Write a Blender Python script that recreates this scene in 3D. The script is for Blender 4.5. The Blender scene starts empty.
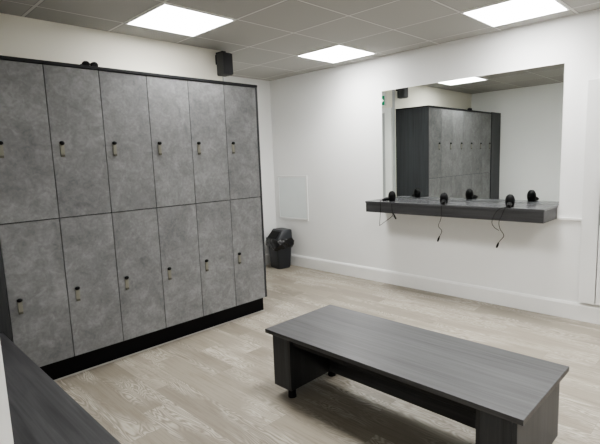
import bpy, bmesh, math, random
from mathutils import Vector, Matrix
random.seed(7)
C = bpy.context.scene.collection
PI = math.pi

# ------------------------------------------------------------------ materials
class NT:
    def __init__(s, name):
        m = bpy.data.materials.new(name); m.use_nodes = True
        s.m = m; s.t = m.node_tree; s.n = s.t.nodes; s.n.clear()
        s.out = s.n.new('ShaderNodeOutputMaterial')
        s.b = s.n.new('ShaderNodeBsdfPrincipled')
        s.t.links.new(s.b.outputs[0], s.out.inputs[0])
    def node(s, kind, **kw):
        x = s.n.new(kind)
        for k, v in kw.items():
            if hasattr(x, k) and not k.startswith('i_'): setattr(x, k, v)
            else: x.inputs[k[2:] if k.startswith('i_') else k].default_value = v
        return x
    def link(s, a, b): s.t.links.new(a, b)
    def math(s, op, a, b=None, c=None):
        x = s.n.new('ShaderNodeMath'); x.operation = op
        for i, v in enumerate((a, b, c)):
            if v is None: continue
            if isinstance(v, (int, float)): x.inputs[i].default_value = v
            else: s.link(v, x.inputs[i])
        return x.outputs[0]
    def pos(s, scale=(1, 1, 1)):
        g = s.n.new('ShaderNodeNewGeometry')
        m = s.n.new('ShaderNodeVectorMath'); m.operation = 'MULTIPLY'
        m.inputs[1].default_value = scale
        s.link(g.outputs['Position'], m.inputs[0])
        return m.outputs[0]
    def noise(s, vec, scale, detail=3, rough=.5, dist=0):
        x = s.n.new('ShaderNodeTexNoise')
        x.inputs['Scale'].default_value = scale; x.inputs['Detail'].default_value = detail
        x.inputs['Roughness'].default_value = rough; x.inputs['Distortion'].default_value = dist
        s.link(vec, x.inputs['Vector']); return x.outputs['Fac']
    def ramp(s, fac, stops):
        x = s.n.new('ShaderNodeValToRGB'); e = x.color_ramp.elements
        while len(e) < len(stops): e.new(.5)
        for k, (p, c) in enumerate(stops):
            e[k].position = p; e[k].color = (*c, 1) if len(c) == 3 else c
        s.link(fac, x.inputs[0]); return x.outputs[0]
    def mix(s, fac, a, b, mode='MIX'):
        x = s.n.new('ShaderNodeMix'); x.data_type = 'RGBA'; x.blend_type = mode
        for sock, v in ((x.inputs[0], fac), (x.inputs[6], a), (x.inputs[7], b)):
            if isinstance(v, (int, float)): sock.default_value = v
            elif isinstance(v, tuple): sock.default_value = (*v, 1)
            else: s.link(v, sock)
        return x.outputs[2]
    def bump(s, h, strength, dist=.002):
        x = s.n.new('ShaderNodeBump'); x.inputs['Strength'].default_value = strength
        x.inputs['Distance'].default_value = dist
        s.link(h, x.inputs['Height']); s.link(x.outputs[0], s.b.inputs['Normal'])
    def set(s, **kw):
        for k, v in kw.items():
            k = k.replace('_', ' ')
            if isinstance(v, (int, float)): s.b.inputs[k].default_value = v
            elif isinstance(v, tuple): s.b.inputs[k].default_value = (*v, 1)
            else: s.link(v, s.b.inputs[k])

def plain(name, col, rough=.5, metal=0, var=.04, scale=8, spec=.5):
    t = NT(name); f = t.noise(t.pos(), scale, 3)
    a = tuple(c * (1 - var) for c in col); b = tuple(min(1, c * (1 + var)) for c in col)
    t.set(Base_Color=t.ramp(f, [(.3, a), (.7, b)]), Roughness=rough, Metallic=metal)
    t.b.inputs['Specular IOR Level'].default_value = spec
    return t.m

def wood(name, axis, dark, light, rough=.42):
    t = NT(name)
    sc = [60, 60, 60]; sc[axis] = 1.8
    v = t.pos(tuple(sc)); a = t.noise(v, 1, 4, .6, .6)
    sc2 = [9, 9, 9]; sc2[axis] = .5
    b = t.noise(t.pos(tuple(sc2)), 1, 3, .5, .4)
    f = t.math('ADD', t.math('MULTIPLY', a, .6), t.math('MULTIPLY', b, .4))
    t.set(Base_Color=t.ramp(f, [(.3, dark), (.7, light)]), Roughness=rough)
    t.bump(a, .12, .0006)
    return t.m

def concrete():
    t = NT('concrete_laminate')
    o = t.n.new('ShaderNodeObjectInfo')
    g = t.n.new('ShaderNodeNewGeometry')
    ad = t.n.new('ShaderNodeVectorMath'); ad.operation = 'ADD'
    t.link(g.outputs['Position'], ad.inputs[0])
    cx = t.n.new('ShaderNodeCombineXYZ')
    t.link(t.math('MULTIPLY', o.outputs['Random'], 37.0), cx.inputs[1])
    t.link(cx.outputs[0], ad.inputs[1])
    v = ad.outputs[0]
    a = t.noise(v, 3.2, 5, .62, .5)
    b = t.noise(v, 14, 5, .7, .8)
    c = t.noise(v, 60, 2, .5, 0)
    f = t.math('ADD', t.math('ADD', t.math('MULTIPLY', a, .38), t.math('MULTIPLY', b, .44)), t.math('MULTIPLY', c, .18))
    t.set(Base_Color=t.ramp(f, [(.35, (.115, .117, .119)), (.5, (.178, .180, .183)), (.66, (.262, .264, .268))]), Roughness=.5)
    t.b.inputs['Specular IOR Level'].default_value = .35
    return t.m

def floor_mat():
    t = NT('grey_oak_vinyl_planks')
    g = t.n.new('ShaderNodeNewGeometry'); sp = t.n.new('ShaderNodeSeparateXYZ')
    t.link(g.outputs['Position'], sp.inputs[0])
    x, y = sp.outputs[0], sp.outputs[1]
    W, L = .178, 1.22
    rowf = t.math('DIVIDE', t.math('ADD', x, 20.07), W)
    row = t.math('FLOOR', rowf)
    wn = t.n.new('ShaderNodeTexWhiteNoise'); wn.noise_dimensions = '1D'
    t.link(row, wn.inputs['W'])
    colf = t.math('ADD', t.math('DIVIDE', t.math('ADD', y, 30), L), wn.outputs['Value'])
    col = t.math('FLOOR', colf)
    cid = t.n.new('ShaderNodeCombineXYZ'); t.link(row, cid.inputs[0]); t.link(col, cid.inputs[1])
    w2 = t.n.new('ShaderNodeTexWhiteNoise'); w2.noise_dimensions = '3D'
    t.link(cid.outputs[0], w2.inputs['Vector'])
    pid = w2.outputs['Value']
    # grain vector, shifted per plank
    gv = t.n.new('ShaderNodeCombineXYZ')
    t.link(t.math('ADD', x, t.math('MULTIPLY', pid, 31.0)), gv.inputs[0])
    t.link(t.math('ADD', y, t.math('MULTIPLY', pid, 57.0)), gv.inputs[1])
    t.link(t.math('MULTIPLY', pid, 9.0), gv.inputs[2])
    def sc(a, b):
        m = t.n.new('ShaderNodeVectorMath'); m.operation = 'MULTIPLY'; m.inputs[1].default_value = (a, b, 1)
        t.link(gv.outputs[0], m.inputs[0]); return m.outputs[0]
    cath = t.noise(sc(10, 1.7), 1, 2, .5, .45)
    rings = t.math('SINE', t.math('MULTIPLY', cath, 150))
    rings = t.math('MULTIPLY', t.math('ADD', rings, 1), .5)
    mask = t.noise(sc(3.2, .8), 1.3, 2)
    mask = t.ramp(mask, [(.44, (0, 0, 0)), (.56, (1, 1, 1))])
    fine = t.noise(sc(75, 3.2), 1, 4, .65, .4)
    base = t.ramp(pid, [(0, (.145, .128, .102)), (.5, (.20, .18, .146)), (1, (.235, .212, .172))])
    c = t.mix(t.math('MULTIPLY', fine, .45), base, (.38, .345, .285))
    c = t.mix(t.math('MULTIPLY', t.math('MULTIPLY', rings, mask), .6), c, (.52, .485, .42))
    dark = t.ramp(fine, [(.32, (1, 1, 1)), (.5, (0, 0, 0))])
    c = t.mix(t.math('MULTIPLY', dark, .5), c, (.17, .14, .105))
    # seams
    fx = t.math('FRACT', rowf); fy = t.math('FRACT', colf)
    ex = t.math('MINIMUM', fx, t.math('SUBTRACT', 1, fx))
    ey = t.math('MINIMUM', fy, t.math('SUBTRACT', 1, fy))
    sx = t.math('LESS_THAN', ex, .0075); sy = t.math('LESS_THAN', ey, .0011)
    s = t.math('MAXIMUM', sx, sy)
    c = t.mix(t.math('MULTIPLY', s, .38), c, (.12, .10, .08))
    t.set(Base_Color=c, Roughness=t.math('ADD', t.math('MULTIPLY', fine, .12), .36))
    t.b.inputs['Specular IOR Level'].default_value = .45
    t.bump(t.math('SUBTRACT', t.math('MULTIPLY', fine, .3), s), .15, .001)
    return t.m

GX, GK, TILE = -.1837, -.8911, .6
def ceiling_mat():
    t = NT('ceiling_tiles')
    g = t.n.new('ShaderNodeNewGeometry'); sp = t.n.new('ShaderNodeSeparateXYZ')
    t.link(g.outputs['Position'], sp.inputs[0])
    xf = t.math('DIVIDE', t.math('ADD', sp.outputs[0], 60 - GX), TILE)
    yf = t.math('DIVIDE', t.math('ADD', sp.outputs[1], 60 - GK), TILE)
    def edge(f):
        r = t.math('FRACT', f); return t.math('MINIMUM', r, t.math('SUBTRACT', 1, r))
    e = t.math('MINIMUM', edge(xf), edge(yf))
    bar = t.math('LESS_THAN', e, .017)
    groove = t.math('MULTIPLY', t.math('LESS_THAN', e, .026), t.math('SUBTRACT', 1, bar))
    cid = t.n.new('ShaderNodeCombineXYZ')
    t.link(t.math('FLOOR', xf), cid.inputs[0]); t.link(t.math('FLOOR', yf), cid.inputs[1])
    w = t.n.new('ShaderNodeTexWhiteNoise'); t.link(cid.outputs[0], w.inputs['Vector'])
    tile = t.ramp(w.outputs['Value'], [(0, (.385, .378, .355)), (1, (.435, .427, .402))])
    sp2 = t.noise(t.pos(), 160, 2)
    tile = t.mix(t.math('MULTIPLY', sp2, .12), tile, (.28, .27, .26))
    c = t.mix(bar, tile, (.60, .592, .565))
    c = t.mix(t.math('MULTIPLY', groove, .7), c, (.2, .19, .18))
    t.set(Base_Color=c, Roughness=.9)
    t.bump(bar, .4, .004)
    return t.m

def wall_mat(name, col):
    t = NT(name)
    f = t.noise(t.pos(), 2.2, 3); h = t.noise(t.pos(), 180, 2)
    t.set(Base_Color=t.ramp(f, [(.3, tuple(c * .985 for c in col)), (.7, col)]), Roughness=.62)
    t.b.inputs['Specular IOR Level'].default_value = .3
    t.bump(h, .05, .0006)
    return t.m

def emit(name, col, strength):
    t = NT(name)
    t.set(Base_Color=(.9, .9, .9), Roughness=.6)
    n = t.noise(t.pos(), 30, 1)
    t.link(t.ramp(n, [(0, tuple(c * .98 for c in col)), (1, col)]), t.b.inputs['Emission Color'])
    t.b.inputs['Emission Strength'].default_value = strength
    return t.m

M = {
    'wall': wall_mat('white_wall_paint', (.84, .845, .84)),
    'cream': wall_mat('warm_white_wall_paint', (.84, .81, .71)),
    'ceiling': ceiling_mat(),
    'floor': floor_mat(),
    'concrete': concrete(),
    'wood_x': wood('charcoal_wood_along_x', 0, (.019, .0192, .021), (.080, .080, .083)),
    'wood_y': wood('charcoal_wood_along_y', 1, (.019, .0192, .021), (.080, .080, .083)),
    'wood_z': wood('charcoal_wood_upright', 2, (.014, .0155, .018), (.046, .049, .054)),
    'wood_shaded': wood('charcoal_wood_inner_shaded', 2, (.008, .009, .010), (.026, .027, .030)),  # darker charcoal wood with the under-bench shade put into its colour
    'wood_shelf_sheen': wood('charcoal_wood_shelf_top_sheen', 1, (.045, .046, .050), (.11, .111, .116), .24),  # lightened charcoal wood, reflection of the bright wall put into its colour
    'edge': plain('black_edge_band', (.010, .0105, .012), .5, spec=.3),
    'carcass': plain('dark_carcass', (.02, .021, .023), .7),
    'plinth': plain('black_gloss_plinth', (.002, .002, .003), .35, spec=.15),
    'gloss_white': plain('white_gloss_paint', (.82, .82, .81), .35, var=.01),
    'cupboard_shaded': plain('cupboard_white_with_shade', (.73, .735, .73), .4, var=.01),  # white greyed in colour to replace missing shading at the cupboard edges
    'bead': plain('pale_floor_bead', (.42, .40, .37), .4),
    'panel': plain('access_panel_white', (.74, .785, .79), .4, var=.01),
    'panel_frame': plain('access_panel_frame', (.76, .765, .76), .45, var=.01),
    'black': plain('black_plastic', (.002, .002, .0025), .45, spec=.2),
    'grille': plain('black_speaker_grille', (.006, .006, .008), .6, scale=200, var=.3),
    'speaker_side': plain('dark_grey_speaker_shell', (.032, .033, .032), .6),
    'rubber': plain('black_rubber', (.006, .006, .006), .6, spec=.25),
    'bin': plain('charcoal_bin_plastic', (.024, .027, .032), .42),
    'liner': plain('black_bin_liner', (.003, .003, .004), .22, spec=.6),
    'lock': plain('olive_nickel_lock', (.19, .185, .15), .45, .1),
    'lock_dark': plain('dark_lock_end', (.085, .08, .062), .5, .1),
    'steel': plain('brushed_steel', (.45, .45, .45), .35, .9),
    'door_grey': plain('pale_grey_door_paint', (.42, .43, .43), .5, var=.01),
    'lens': plain('dark_goggle_lens', (.004, .004, .005), .6, spec=.15),
    'gap': plain('shadow_gap', (.03, .03, .03), .8),
    'sign_green': plain('green_sign_face', (.0, .30, .13), .4),
    'sign_white': emit('white_sign_face', (.9, .95, .9), .8),
    'lamp': emit('glowing_diffuser', (1.0, .995, .985), 7.0),
}
def mirror_mat():
    t = NT('silvered_mirror')
    t.set(Base_Color=(.80, .83, .81), Roughness=0.0, Metallic=1.0)
    return t.m
M['mirror'] = mirror_mat()

# ------------------------------------------------------------------ helpers
def box(bm, x0, x1, y0, y1, z0, z1, bev=0):
    x0, x1 = sorted((x0, x1)); y0, y1 = sorted((y0, y1)); z0, z1 = sorted((z0, z1))
    vs = [bm.verts.new((x, y, z)) for x in (x0, x1) for y in (y0, y1) for z in (z0, z1)]
    fs = [(0, 1, 3, 2), (4, 6, 7, 5), (0, 4, 5, 1), (2, 3, 7, 6), (0, 2, 6, 4), (1, 5, 7, 3)]
    faces = [bm.faces.new([vs[i] for i in f]) for f in fs]
    if bev:
        es = list({e for f in faces for e in f.edges})
        bmesh.ops.bevel(bm, geom=es, offset=bev, segments=2, affect='EDGES', profile=.6)
    return bm

def prism(bm, pts, z0, z1):
    a = [bm.verts.new((x, y, z0)) for x, y in pts]; b = [bm.verts.new((x, y, z1)) for x, y in pts]
    n = len(pts)
    bm.faces.new(a[::-1]); bm.faces.new(b)
    for i in range(n): bm.faces.new((a[i], a[(i + 1) % n], b[(i + 1) % n], b[i]))
    return bm

def tube(bm, pts, r, seg=8):
    pts = [Vector(p) for p in pts]; rings = []
    for i, p in enumerate(pts):
        d = (pts[min(i + 1, len(pts) - 1)] - pts[max(i - 1, 0)]).normalized()
        u = d.orthogonal().normalized() if i == 0 else (rings_u - d * rings_u.dot(d)).normalized()
        rings_u = u; v = d.cross(u)
        rr = r[i] if isinstance(r, (list, tuple)) else r
        rings.append([bm.verts.new(p + (u * math.cos(2 * PI * k / seg) + v * math.sin(2 * PI * k / seg)) * rr) for k in range(seg)])
    for a, b in zip(rings, rings[1:]):
        for k in range(seg): bm.faces.new((a[k], a[(k + 1) % seg], b[(k + 1) % seg], b[k]))
    bm.faces.new(rings[0][::-1]); bm.faces.new(rings[-1])
    return bm

def smooth_path(pts, n=6):
    P = [Vector(p) for p in pts]; P = [P[0]] + P + [P[-1]]; out = []
    for i in range(1, len(P) - 2):
        a, b, c, d = P[i - 1:i + 3]
        for k in range(n):
            t = k / n
            out.append(.5 * ((2 * b) + (c - a) * t + (2 * a - 5 * b + 4 * c - d) * t * t + (3 * b - a - 3 * c + d) * t ** 3))
    out.append(P[-2]); return out

def mesh(name, bm, mat, parent=None, loc=(0, 0, 0), rot=(0, 0, 0), smooth=False):
    bmesh.ops.recalc_face_normals(bm, faces=bm.faces)
    me = bpy.data.meshes.new(name); bm.to_mesh(me); bm.free()
    me.materials.append(M[mat] if isinstance(mat, str) else mat)
    if smooth:
        for p in me.polygons: p.use_smooth = True
        me.set_sharp_from_angle(angle=math.radians(40))
    o = bpy.data.objects.new(name, me); C.objects.link(o)
    o.location = loc; o.rotation_euler = rot
    if parent: o.parent = parent
    return o
def B(name, mat, x0, x1, y0, y1, z0, z1, parent=None, bev=0):
    return mesh(name, box(bmesh.new(), x0, x1, y0, y1, z0, z1, bev), mat, parent)
def thing(name, label, cat, loc=(0, 0, 0), rotz=0, group=None):
    o = bpy.data.objects.new(name, None); C.objects.link(o); o.empty_display_size = .1
    o.location = loc; o.rotation_euler = (0, 0, rotz)
    tag(o, label, cat, group); return o
def tag(o, label, cat, group=None):
    o['label'] = label; o['category'] = cat
    if group: o['group'] = group
    return o
def struct(o, label=None, cat=None):
    o['kind'] = 'structure'
    if label: o['label'] = label
    if cat: o['category'] = cat
    return o
def dup(root, loc, label, group=None, rotz=None):
    r = root.copy(); C.objects.link(r); r.location = loc; r['label'] = label
    if rotz is not None: r.rotation_euler = (0, 0, rotz)
    if group: r['group'] = group
    for ch in list(root.children):
        c = ch.copy(); C.objects.link(c); c.parent = r
        for g in list(ch.children):
            d = g.copy(); C.objects.link(d); d.parent = c
    return r

# ------------------------------------------------------------------ the room
H = 2.495
XL, XB, YA, YN = -3.96, -5.9, 1.009, -5.6      # left wall face, lobby end, far wall, near wall
struct(B('floor', 'floor', XB - .1, .1, YN - .1, YA + .1, -.1, 0), 'pale grey oak-effect plank floor', 'floor')
struct(B('ceiling', 'ceiling', XB - .1, .1, YN - .1, YA + .1, H, H + .1), 'grey suspended ceiling of square tiles', 'ceiling')
struct(B('wall_right', 'wall', 0, .1, YN - .1, YA + .1, 0, H), 'long white wall carrying the mirror and shelf', 'wall')
struct(B('wall_far', 'wall', XB, 0, YA, YA + .1, 0, H), 'white wall at the back of the recess with the bin', 'wall')
struct(B('wall_back', 'cream', XL, -1.5, 0, YA, 0, H), 'cream white wall above and behind the lockers', 'wall')
struct(B('wall_left', 'wall', XL - .14, XL, -2.225, YA, 0, H), 'white wall end at the left edge of the view', 'wall')
struct(B('wall_lobby', 'wall', XB, XL - .14, -2.225, -2.085, 0, H), 'white lobby wall beside the entrance', 'wall')
struct(B('wall_entrance', 'wall', XB - .1, XB, YN - .1, YA + .1, 0, H), 'white wall at the end of the lobby', 'wall')
struct(B('wall_near', 'wall', XB, 0, YN - .1, YN, 0, H), 'white wall behind the viewer', 'wall')

def skirt(name, pts, label):
    # profile swept along a straight run: pts = (start, end, outward normal)
    (ax, ay), (bx_, by_), (nx, ny) = pts
    bm = bmesh.new(); prof = [(0, 0), (.018, 0), (.018, .128), (.010, .147), (0, .147)]
    a = [bm.verts.new((ax + nx * d, ay + ny * d, z)) for d, z in prof]
    b = [bm.verts.new((bx_ + nx * d, by_ + ny * d, z)) for d, z in prof]
    for i in range(5): bm.faces.new((a[i], a[(i + 1) % 5], b[(i + 1) % 5], b[i]))
    bm.faces.new(a[::-1]); bm.faces.new(b)
    struct(mesh(name, bm, 'gloss_white'), label, 'skirting board')
skirt('baseboard_right', ((0, YN), (0, YA), (-1, 0)), 'white skirting board along the mirror wall')
skirt('baseboard_far', ((-.018, YA), (-1.5, YA), (0, -1)), 'white skirting board at the back of the recess')
skirt('baseboard_near', ((XB, YN), (-.018, YN), (0, 1)), 'white skirting board on the near wall')

# exit door in the side of the wall block, seen in the mirror
d = thing('door_1', 'pale grey door with white frame reflected at the mirror left edge', 'door', (-1.5, .5, 0))
d['kind'] = 'structure'
B('door_leaf', 'door_grey', .002, .022, -.335, .335, .005, 2.06, d, .002)
bm = bmesh.new()
box(bm, .0, .034, -.45, -.34, 0, 2.13, .003); box(bm, 0, .034, .34, .45, 0, 2.13, .003); box(bm, 0, .034, -.34, .34, 2.065, 2.13, .003)
mesh('door_frame', bm, 'gloss_white', d)
bm = bmesh.new(); tube(bm, [(.022, .27, 1.0), (.07, .27, 1.0), (.075, .26, 1.0), (.075, .16, 1.0)], .009, 10)
mesh('door_handle', bm, 'steel', d, smooth=True)
struct(B('trim_1', 'door_grey', -1.5, -1.488, .002, .042, 0, H), 'pale grey corner strip beside the lockers', 'trim')

# emergency exit sign above that door
s = thing('exit_sign', 'green and white running man exit sign reflected at the mirror top left edge', 'sign', (-1.5, .30, 2.165))
B('housing', 'gloss_white', .001, .03, -.145, .145, 0, .195, s, .004)
B('green_face', 'sign_green', .0305, .033, -.14, .14, .01, .14, s)
bm = bmesh.new()
def sv(pts):   # flat shape on the face, (y, z)
    a = [bm.verts.new((.0345, -y, z)) for y, z in pts]; bm.faces.new(a)
# running figure, doorway and arrow
cy, cz = -.005, .118
sv([(cy + .011 * math.cos(k * PI / 5), cz + .011 * math.sin(k * PI / 5)) for k in range(10)])
sv([(-.015, .104), (.012, .104), (.016, .066), (-.004, .062)])
sv([(-.004, .070), (.012, .066), (-.010, .040), (-.030, .022), (-.036, .030), (-.020, .045)])
sv([(.004, .068), (.016, .066), (.034, .048), (.030, .026), (.022, .028), (.023, .044)])
sv([(-.015, .104), (-.013, .094), (-.032, .084), (-.040, .096), (-.034, .100), (-.030, .093)])
sv([(.012, .104), (.012, .094), (.030, .084), (.036, .070), (.042, .073), (.036, .090)])
sv([(-.125, .02), (-.07, .02), (-.07, .13), (-.125, .13)])
sv([(.06, .068), (.10, .068), (.10, .05), (.128, .075), (.10, .10), (.10, .082), (.06, .082)])
mesh('running_man_and_arrow', bm, 'sign_white', s)

# ------------------------------------------------------------------ ceiling lights
LAMP_W, SPREAD = 7, 125
def make_light():
    t = thing('ceiling_light', '', 'ceiling light', (0, 0, H))
    bm = bmesh.new(); w = .298; i = .283
    for x0, x1, y0, y1 in ((-w, w, -w, -i), (-w, w, i, w), (-w, -i, -i, i), (i, w, -i, i)):
        box(bm, x0, x1, y0, y1, -.008, 0)
    mesh('frame', bm, 'gloss_white', t)
    B('diffuser', 'lamp', -i, i, -i, i, -.005, -.001, t)
    ld = bpy.data.lights.new('led_array', 'AREA'); ld.shape = 'SQUARE'; ld.size = .55; ld.energy = LAMP_W
    ld.spread = math.radians(SPREAD); ld.color = (1.0, .99, .965)
    lo = bpy.data.objects.new('led_array', ld); C.objects.link(lo); lo.parent = t; lo.location = (0, 0, -.0085)
    return t
L0 = make_light()
def cell(i, j): return (GX + (i + .5) * TILE, GK + (j + .5) * TILE, H)
GL = 'square ceiling light panels'
L0.location = cell(-4, 0)
L0['label'] = 'bright square ceiling light panel above the lockers, nearest the speaker'; L0['group'] = GL
for (i, j), lab in {
    (-1, 0): 'smallest bright square ceiling light panel, near the far corner above the mirror wall',
    (-1, -3): 'bright square ceiling light panel at the top right, above the mirror',
    (-4, -3): 'added square ceiling light panel out of view above the bench end nearest the entrance',
    (-1, -6): 'added square ceiling light panel out of view beside the white cupboard',
    (-4, -6): 'added square ceiling light panel out of view behind the viewer',
    (-8, -6): 'added square ceiling light panel out of view in the lobby',
}.items():
    dup(L0, cell(i, j), lab, GL)  # the panels out of view are added to light the room

# ------------------------------------------------------------------ lockers
LX, LW, LF = -1.530, .3435, -.524        # right end, column pitch, front plane
ZB, ZM, ZT = .1455, 1.1009, 2.080
def make_column():
    r = thing('locker_column', '', 'locker', (0, 0, 0))       # origin: right front bottom corner
    bm = bmesh.new()
    box(bm, -LW + .001, -LW + .017, .020, .515, ZB, ZT); box(bm, -.017, -.001, .020, .515, ZB, ZT)
    box(bm, -LW + .017, -.017, .020, .515, ZB, ZB + .016); box(bm, -LW + .017, -.017, .020, .515, ZT - .016, ZT)
    box(bm, -LW + .017, -.017, .020, .515, ZM - .009, ZM + .009); box(bm, -LW + .017, -.017, .507, .515, ZB + .016, ZM - .009)
    box(bm, -LW + .017, -.017, .507, .515, ZM + .009, ZT - .016)
    mesh('carcass', bm, 'carcass', r)
    for z0, z1, zl in ((ZM + .003, ZT - .002, 1.589), (ZB, ZM - .003, .614)):
        dr = B('door', 'concrete', -LW + .0022, -.0022, 0, .018, z0, z1, r, .001)
        # lock: a slim olive metal body with black head and dark foot
        hx = -LW + .062
        bm = bmesh.new(); box(bm, hx - .0135, hx + .0135, -.007, 0, zl - .078, zl - .006, .003)
        mesh('lock_body', bm, 'lock', dr, smooth=True)
        bm = bmesh.new()
        bmesh.ops.create_uvsphere(bm, u_segments=16, v_segments=10, radius=1)
        bmesh.ops.scale(bm, vec=(.0165, .0125, .0125), verts=bm.verts)
        bmesh.ops.translate(bm, vec=(hx, -.008, zl), verts=bm.verts)
        mesh('lock_knob', bm, 'black', dr, smooth=True)
        bm = bmesh.new(); box(bm, hx - .0125, hx + .0125, -.011, 0, zl - .090, zl - .074, .004)
        mesh('lock_foot', bm, 'lock_dark', dr, smooth=True)
    return r
col0 = make_column()
labs = ['grey concrete-effect two-door locker column at the right end, beside the waste bin corner',
        'second grey concrete-effect locker column from the right end of the row',
        'third grey concrete-effect locker column from the right end of the row',
        'grey concrete-effect locker column fourth from the right, left of the row middle',
        'grey concrete-effect locker column under the black goggles, second from the left',
        'leftmost grey concrete-effect locker column, behind the end of the fixed bench']
for k, lab in enumerate(labs):
    loc = (LX - k * LW, LF, 0)
    if k == 0: col0.location = loc; col0['label'] = lab; col0['group'] = 'two-door locker columns'
    else: dup(col0, loc, lab, 'two-door locker columns')
LE = LX - 6 * LW                        # left end
tag(B('end_panel', 'wood_z', LX + .001, LX + .019, LF - .002, -.001, ZB, ZT + .001, None, .001),
    'dark woodgrain upright panel closing the right end of the lockers', 'locker panel')
tag(B('top_panel', 'edge', LE - .001, LX + .019, LF - .006, -.001, ZT + .002, ZT + .022, None, .001),
    'thin dark board capping the whole locker row', 'locker panel')
tag(B('filler_panel', 'wood_z', XL + .002, LE - .003, LF - .012, LF + .012, .002, ZT + .028, None, .001),
    'tall dark woodgrain filler panel between the lockers and the left wall', 'locker panel')
pl = thing('plinth', 'black plinth board running under the lockers', 'plinth', (0, 0, 0))
B('board', 'plinth', LE, LX + .008, -.475, -.457, .001, ZB - .002, pl)
B('return_board', 'plinth', LX - .010, LX + .008, -.456, -.003, .001, ZB - .002, pl)
bm = bmesh.new()
a = [(LE, -.476), (LX + .010, -.476), (LX + .010, -.488), (LE, -.488)]
prism(bm, a, .001, .008)
mesh('floor_bead', bm, 'bead', pl)

# small black goggles on top of the lockers
gg = thing('goggles', 'small pair of black goggles lying on top of the lockers', 'goggles', (-2.928, -.452, ZT + .0225), 0)
bm = bmesh.new()
for sx in (-1, 1):
    ring0 = None
    for (yy, rx, rz) in ((-.018, .016, .014), (-.016, .022, .019), (-.004, .025, .0215), (.010, .0235, .020), (.014, .019, .016)):
        ring = [bm.verts.new((sx * .0275 + rx * math.cos(2 * PI * k / 20), yy, .0225 + rz * math.sin(2 * PI * k / 20))) for k in range(20)]
        if ring0:
            for k in range(20): bm.faces.new((ring0[k], ring0[(k + 1) % 20], ring[(k + 1) % 20], ring[k]))
        else: bm.faces.new(ring)
        ring0 = ring
    bm.faces.new(ring0)
mesh('eye_cups', bm, 'rubber', gg, smooth=True)
for sx in (-1, 1):
    bm = bmesh.new(); tube(bm, [(sx * .0275, -.0185, .0225), (sx * .0275, -.0195, .0225)], [.0135, .0125], 18)
    mesh('lens', bm, 'lens', gg)
bm = bmesh.new(); tube(bm, [(-.006, .0, .024), (0, -.003, .026), (.006, 0, .024)], .004, 8)
mesh('nose_bridge', bm, 'rubber', gg)
bm = bmesh.new()
tube(bm, smooth_path([(-.052, .004, .022), (-.060, .03, .012), (-.03, .065, .006), (.03, .070, .006), (.060, .03, .012), (.052, .004, .022)]), .003, 8)
mesh('strap', bm, 'rubber', gg, smooth=True)

# ------------------------------------------------------------------ speaker
sp = thing('wall_speaker', 'small black loudspeaker hung under the ceiling above the locker end', 'speaker', (-1.543, -.095, 2.247), 0)
bm = bmesh.new()
prism(bm, [(-.052, -.058), (.052, -.058), (.058, -.045), (.046, .058), (-.046, .058), (-.058, -.045)], 0, .200)
bmesh.ops.bevel(bm, geom=list(bm.edges), offset=.005, segments=2, affect='EDGES')
mesh('cabinet', bm, 'speaker_side', sp, smooth=True)
bm = bmesh.new(); box(bm, -.050, .054, -.066, -.0585, .006, .194, .003)
mesh('grille', bm, 'grille', sp)
bm = bmesh.new(); box(bm, -.022, .022, -.01, .0925, .1995, .222, .003); box(bm, -.03, .03, .084, .0940, .11, .199, .002)
mesh('bracket', bm, 'black', sp)

# ------------------------------------------------------------------ mirror, shelf
mt = thing('wall_mirror', 'large frameless mirror above the dark vanity shelf', 'mirror', (0, -1.70, .969))
B('glass', 'mirror', -.0075, -.006, -.912, .882, 0, 1.161, mt)
B('backing', 'gloss_white', -.006, -.001, -.912, .882, 0, 1.161, mt)
S0, S1, SZ = -.8293, -2.6022, .9676
sh = thing('vanity_shelf', 'dark woodgrain vanity shelf fixed to the wall under the mirror', 'shelf', (0, (S0 + S1) / 2, SZ))
hw = (S0 - S1) / 2
B('shelf_top', 'wood_shelf_sheen', -.3490, -.001, -hw - .002, hw + .002, -.018, 0, sh, .0015)
bm = bmesh.new()
box(bm, -.345, -.327, -hw + .004, hw - .004, -.114, -.0185, .001)
box(bm, -.326, -.001, -hw + .004, -hw + .022, -.114, -.0185, .001); box(bm, -.326, -.001, hw - .022, hw - .004, -.114, -.0185, .001)
box(bm, -.326, -.001, -hw + .0225, hw - .0225, -.114, -.098)
mesh('fascia', bm, 'wood_y', sh)
struct(B('trim_2', 'gloss_white', -.016, -.0, -2.795, -2.605, .848, .868, None, .002), 'short white cable trunking between the shelf and the white cupboard', 'trim')

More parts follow.
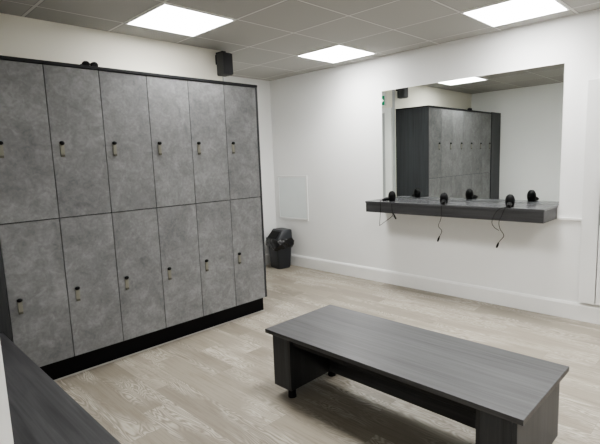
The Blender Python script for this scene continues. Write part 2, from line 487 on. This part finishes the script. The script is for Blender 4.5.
# hair dryers
def dryer(x, y, ang, label, cord, cord2, plug):
    d = thing('hair_dryer', label, 'hair dryer', (x, y, SZ + .0005), 0, 'hair dryers on the vanity shelf')
    # barrel: rounded body standing on its nozzle side
    bm = bmesh.new(); seg = 24
    prof = [(0, .030), (.012, .034), (.032, .038), (.052, .0395), (.070, .0375), (.086, .032), (.098, .022), (.104, .009)]
    rings = []
    for z, r in prof:
        rings.append([bm.verts.new((r * math.cos(2 * PI * k / seg), r * math.sin(2 * PI * k / seg), z)) for k in range(seg)])
    for a, b in zip(rings, rings[1:]):
        for k in range(seg): bm.faces.new((a[k], a[(k + 1) % seg], b[(k + 1) % seg], b[k]))
    bm.faces.new(rings[0][::-1]); bm.faces.new(rings[-1])
    mesh('barrel', bm, 'black', d, smooth=True)
    bm = bmesh.new()
    for k in range(3):
        r = .012 + .008 * k
        pts = [(r * math.cos(2 * PI * i / 20), r * math.sin(2 * PI * i / 20), .1040 - .0030 * k * k) for i in range(21)]
        tube(bm, pts, .0012, 6)
    mesh('intake_grille', bm, 'rubber', d)
    c, s_ = math.cos(ang), math.sin(ang)
    bm = bmesh.new()
    P = [(.020 * c, .020 * s_, .026), (.048 * c, .048 * s_, .023), (.075 * c, .075 * s_, .019), (.098 * c, .098 * s_, .0145)]
    tube(bm, P, [.022, .021, .018, .0125], 14)
    mesh('handle', bm, 'black', d, smooth=True)
    e = (x + .098 * c, y + .098 * s_, SZ + .012)
    bm = bmesh.new()
    for path in (cord, cord2):
        if not path: continue
        pts = smooth_path([e] + path)
        tube(bm, [(px - x, py - y, pz - SZ - .0005) for px, py, pz in pts], .0027, 8)
    mesh('cord', bm, 'rubber', d, smooth=True)
    if plug:
        a, b = plug
        bm = bmesh.new(); tube(bm, [(p[0] - x, p[1] - y, p[2] - SZ - .0005) for p in (a, ((a[0] + b[0]) / 2, (a[1] + b[1]) / 2, (a[2] + b[2]) / 2), b)], [.005, .009, .0075], 10)
        mesh('plug', bm, 'rubber', d, smooth=True)
X = -.368
def on(lst): return [(X, y, z) for y, z in lst]
FE = -.352
dryer(-.255, -1.103, math.radians(118), 'compact black hair dryer nearest the left end of the vanity shelf',
      [(-.30, -.985, SZ + .006), (FE, -1.03, SZ + .004)] + on([(-1.036, .94), (-1.036, .864), (-1.024, .732), (-1.034, .728), (-1.103, .775), (-1.175, .826), (-1.183, .862), (-1.175, .93)]) + [(FE, -1.168, SZ + .004), (-.29, -1.16, SZ + .004)],
      None, ((X, -1.190, .862), (X, -1.224, .803)))
dryer(-.275, -1.698, math.radians(205), 'compact black hair dryer in the middle of the vanity shelf',
      on([(-1.724, .96), (-1.718, .845), (-1.692, .768), (-1.726, .723), (-1.700, .665)]),
      None, ((X, -1.703, .672), (X, -1.684, .620)))
dryer(-.268, -2.304, math.radians(195), 'compact black hair dryer nearest the right end of the vanity shelf',
      on([(-2.300, .962), (-2.278, .906), (-2.254, .845), (-2.264, .786), (-2.297, .733), (-2.266, .685), (-2.252, .66)]),
      on([(-2.270, .962), (-2.225, .925), (-2.194, .845), (-2.212, .799), (-2.255, .772)]), ((X, -2.254, .668), (X, -2.238, .622)))

# ------------------------------------------------------------------ access panel, cupboard on the mirror wall
ap = thing('access_panel', 'pale square access panel low on the wall above the waste bin', 'wall panel', (0, .645, .633))
bm = bmesh.new(); w = .283; f = .022; h = .588
box(bm, -.014, -.001, -w, w, 0, f, .002); box(bm, -.014, -.001, -w, w, h - f, h, .002)
box(bm, -.014, -.001, -w, -w + f, f, h - f, .002); box(bm, -.014, -.001, w - f, w, f, h - f, .002)
mesh('frame', bm, 'panel_frame', ap)
B('hatch', 'panel', -.011, -.001, -w + f + .002, w - f - .002, f + .002, h - f - .002, ap, .001)

cb = thing('wall_cupboard', 'shallow white wall cupboard cut off by the right edge of the photo', 'cupboard', (0, -3.20, .168))
CH = 1.80
bm = bmesh.new()
box(bm, -.045, -.001, .285, .405, 0, CH, .003); box(bm, -.045, -.001, -.42, -.300, 0, CH, .003)
box(bm, -.045, -.001, -.300, .285, CH - .06, CH, .003)
mesh('frame', bm, 'cupboard_shaded', cb)
cd = B('door', 'cupboard_shaded', -.050, -.030, -.295, .278, .004, CH - .064, cb, .002)
bm = bmesh.new(); box(bm, -.064, -.050, .255, .272, .66, 1.03, .003)
mesh('door_handle', bm, 'black', cd)
B('shadow_gap', 'gap', -.012, -.0012, -.299, .284, .001, CH - .061, cb)

# ------------------------------------------------------------------ waste bin
bn = thing('waste_bin', 'charcoal swing-top waste bin with black liner in the far corner', 'bin', (-.195, .735, 0), math.radians(170 + 90))
def loft(bm, secs):
    rings = []
    for z, w, dd, yo in secs:
        rr = .03; ring = []
        for sx, sy, a0 in ((1, 1, 0), (-1, 1, 90), (-1, -1, 180), (1, -1, 270)):
            for k in range(4):
                a = math.radians(a0 + k * 30)
                ring.append(bm.verts.new((sx * (w - rr) + rr * math.cos(a), sy * (dd - rr) + rr * math.sin(a) + yo, z)))
        rings.append(ring)
    n = len(rings[0])
    for a, b in zip(rings, rings[1:]):
        for k in range(n): bm.faces.new((a[k], a[(k + 1) % n], b[(k + 1) % n], b[k]))
    bm.faces.new(rings[0][::-1]); bm.faces.new(rings[-1])
    return bm
mesh('body', loft(bmesh.new(), [(.001, .108, .092, 0), (.02, .114, .098, 0), (.34, .130, .118, 0)]), 'bin', bn, smooth=True)
lid = mesh('lid', loft(bmesh.new(), [(.344, .140, .128, 0), (.385, .141, .129, 0), (.395, .138, .126, .0), (.505, .130, .082, .044), (.515, .122, .074, .044)]), 'bin', bn, smooth=True)
bm = bmesh.new()
q = [(-.100, -.120, .410), (.100, -.120, .410), (.092, -.048, .492), (-.092, -.048, .492)]
nrm = Vector((0, -.08, .076)).normalized() * .004
a = [bm.verts.new(Vector(p) + nrm * .3) for p in q]; b = [bm.verts.new(Vector(p) + nrm * 2) for p in q]
bm.faces.new(a[::-1]); bm.faces.new(b)
for i in range(4): bm.faces.new((a[i], a[(i + 1) % 4], b[(i + 1) % 4], b[i]))
mesh('flap', bm, 'black', lid)
bm = bmesh.new(); rows = []; n = 72
for j in range(9):
    z = .405 - j * .0165; row = []
    for k in range(n):
        a = 2 * PI * k / n; ca, sa = math.cos(a), math.sin(a)
        r = 1 / ((abs(ca) / .140) ** 5 + (abs(sa) / .128) ** 5) ** .2
        bulge = .010 + .020 * math.sin(j / 8 * PI) + .006 * math.sin(5 * a + j) + .005 * math.sin(13 * a - 1.3 * j) + random.uniform(-.003, .003)
        dz = .016 * math.sin(3 * a + 1) * (j / 8) + .008 * math.sin(9 * a) * (j / 8) + random.uniform(-.003, .003)
        row.append(bm.verts.new((ca * (r + bulge), sa * (r + bulge), z + dz)))
    rows.append(row)
for a, b in zip(rows, rows[1:]):
    for k in range(n): bm.faces.new((a[k], a[(k + 1) % n], b[(k + 1) % n], b[k]))
mesh('bin_liner', bm, 'liner', bn, smooth=True)

# ------------------------------------------------------------------ free-standing bench
bx0, bx1, by0, by1, bz = -2.536, -1.940, -1.716, -3.222, .418
b = thing('bench', 'free-standing dark woodgrain bench in the middle of the floor', 'bench', ((bx0 + bx1) / 2, (by0 + by1) / 2, 0))
w = (bx1 - bx0) / 2; l = (by0 - by1) / 2
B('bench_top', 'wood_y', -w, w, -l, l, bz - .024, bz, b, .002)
top = bz - .0245; bot = .062
for sy in (1, -1):
    # full-width end board
    ys = (l - .032, l - .052) if sy > 0 else (-l + .052, -l + .032)
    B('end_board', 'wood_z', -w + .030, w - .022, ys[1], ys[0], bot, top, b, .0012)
    # inner board closing the box-shaped leg
    gap_ = .162 if sy > 0 else .181
    yi = (l - gap_ - .018, l - gap_ - .0005) if sy > 0 else (-l + gap_ + .0005, -l + gap_ + .018)
    B('inner_board', 'wood_shaded', -w + .031, w - .023, yi[0], yi[1], bot, top, b, .0008)
    # corner boards on both long sides
    for sx in (-1, 1):
        xs = (-w + .030, -w + .048) if sx < 0 else (w - .040, w - .022)
        yy = (l - .0525, l - .162) if sy > 0 else (-l + .0525, -l + .181)
        B('corner_board', 'wood_z', xs[0], xs[1], yy[0], yy[1], bot, top, b, .0012)
        # black round foot
        bm = bmesh.new()
        fx = -w + .0735 if sx < 0 else w - .158
        fy = sy * (l - .140)
        tube(bm, [(fx, fy, .001), (fx, fy, .012), (fx, fy, .0125), (fx, fy, .085)], [.026, .026, .024, .024], 18)
        mesh('foot', bm, 'rubber', b, smooth=True)
B('rail', 'wood_y', .075, .093, -l + .2065, l - .1805, bot, top, b, .001)
B('under_rail', 'edge', -w + .050, -w + .066, -l + .2065, l - .1805, top - .050, top, b)

# ------------------------------------------------------------------ fixed bench on the left wall
f = thing('wall_bench', 'dark woodgrain wall bench cut off by the bottom left corner', 'bench', (XL + .002, (LF + -2.225) / 2, 0))
fw = -3.640 - XL - .002; fl = (-.54 + 2.222) / 2
f.location.y = (-.54 - 2.222) / 2
B('bench_top', 'wood_y', 0, fw, -fl, fl, .414, .438, f, .002)
B('front_board', 'wood_y', fw - .048, fw - .030, -fl + .03, fl - .001, .062, .4135, f, .001)
for sy in (-1, 1):
    B('end_board', 'wood_z', .002, fw - .0485, sy * (fl - .032) - .009, sy * (fl - .032) + .009, .062, .4135, f, .001)
    for xx in (.05, fw - .075):
        bm = bmesh.new(); tube(bm, [(xx, sy * (fl - .07), .001), (xx, sy * (fl - .07), .0125), (xx, sy * (fl - .07), .061)], [.026, .026, .021], 16)
        
        mesh('foot', bm, 'rubber', f, smooth=True)

# ------------------------------------------------------------------ camera
cp = Vector((-4.2403, -3.7901, 1.4267)); yaw, pitch, roll, fpx = .7959, -.1351, -.0352, 457.8181
fw_ = Vector((math.sin(yaw) * math.cos(pitch), math.cos(yaw) * math.cos(pitch), math.sin(pitch)))
r = fw_.cross(Vector((0, 0, 1))).normalized(); u = r.cross(fw_)
r2 = r * math.cos(roll) + u * math.sin(roll); u2 = -r * math.sin(roll) + u * math.cos(roll)
cam = bpy.data.cameras.new('camera'); co = bpy.data.objects.new('camera', cam); C.objects.link(co)
co.matrix_world = Matrix(((r2.x, u2.x, -fw_.x, cp.x), (r2.y, u2.y, -fw_.y, cp.y), (r2.z, u2.z, -fw_.z, cp.z), (0, 0, 0, 1)))
cam.sensor_width = 36; cam.lens = fpx * 36 / 600; cam.clip_start = .02
cam.shift_x = -8.92 / 600; cam.shift_y = -.27 / 600
sc = bpy.context.scene; sc.camera = co

w = bpy.data.worlds.new('world'); sc.world = w; w.use_nodes = True
w.node_tree.nodes['Background'].inputs[0].default_value = (.9, .93, 1, 1)
w.node_tree.nodes['Background'].inputs[1].default_value = .05
sc.view_settings.view_transform = 'AgX'
sc.view_settings.look = 'AgX - Medium High Contrast'
sc.view_settings.exposure = 1.12
sc.cycles.use_denoising = True
sc.cycles.max_bounces = 14; sc.cycles.diffuse_bounces = 8; sc.cycles.glossy_bounces = 6
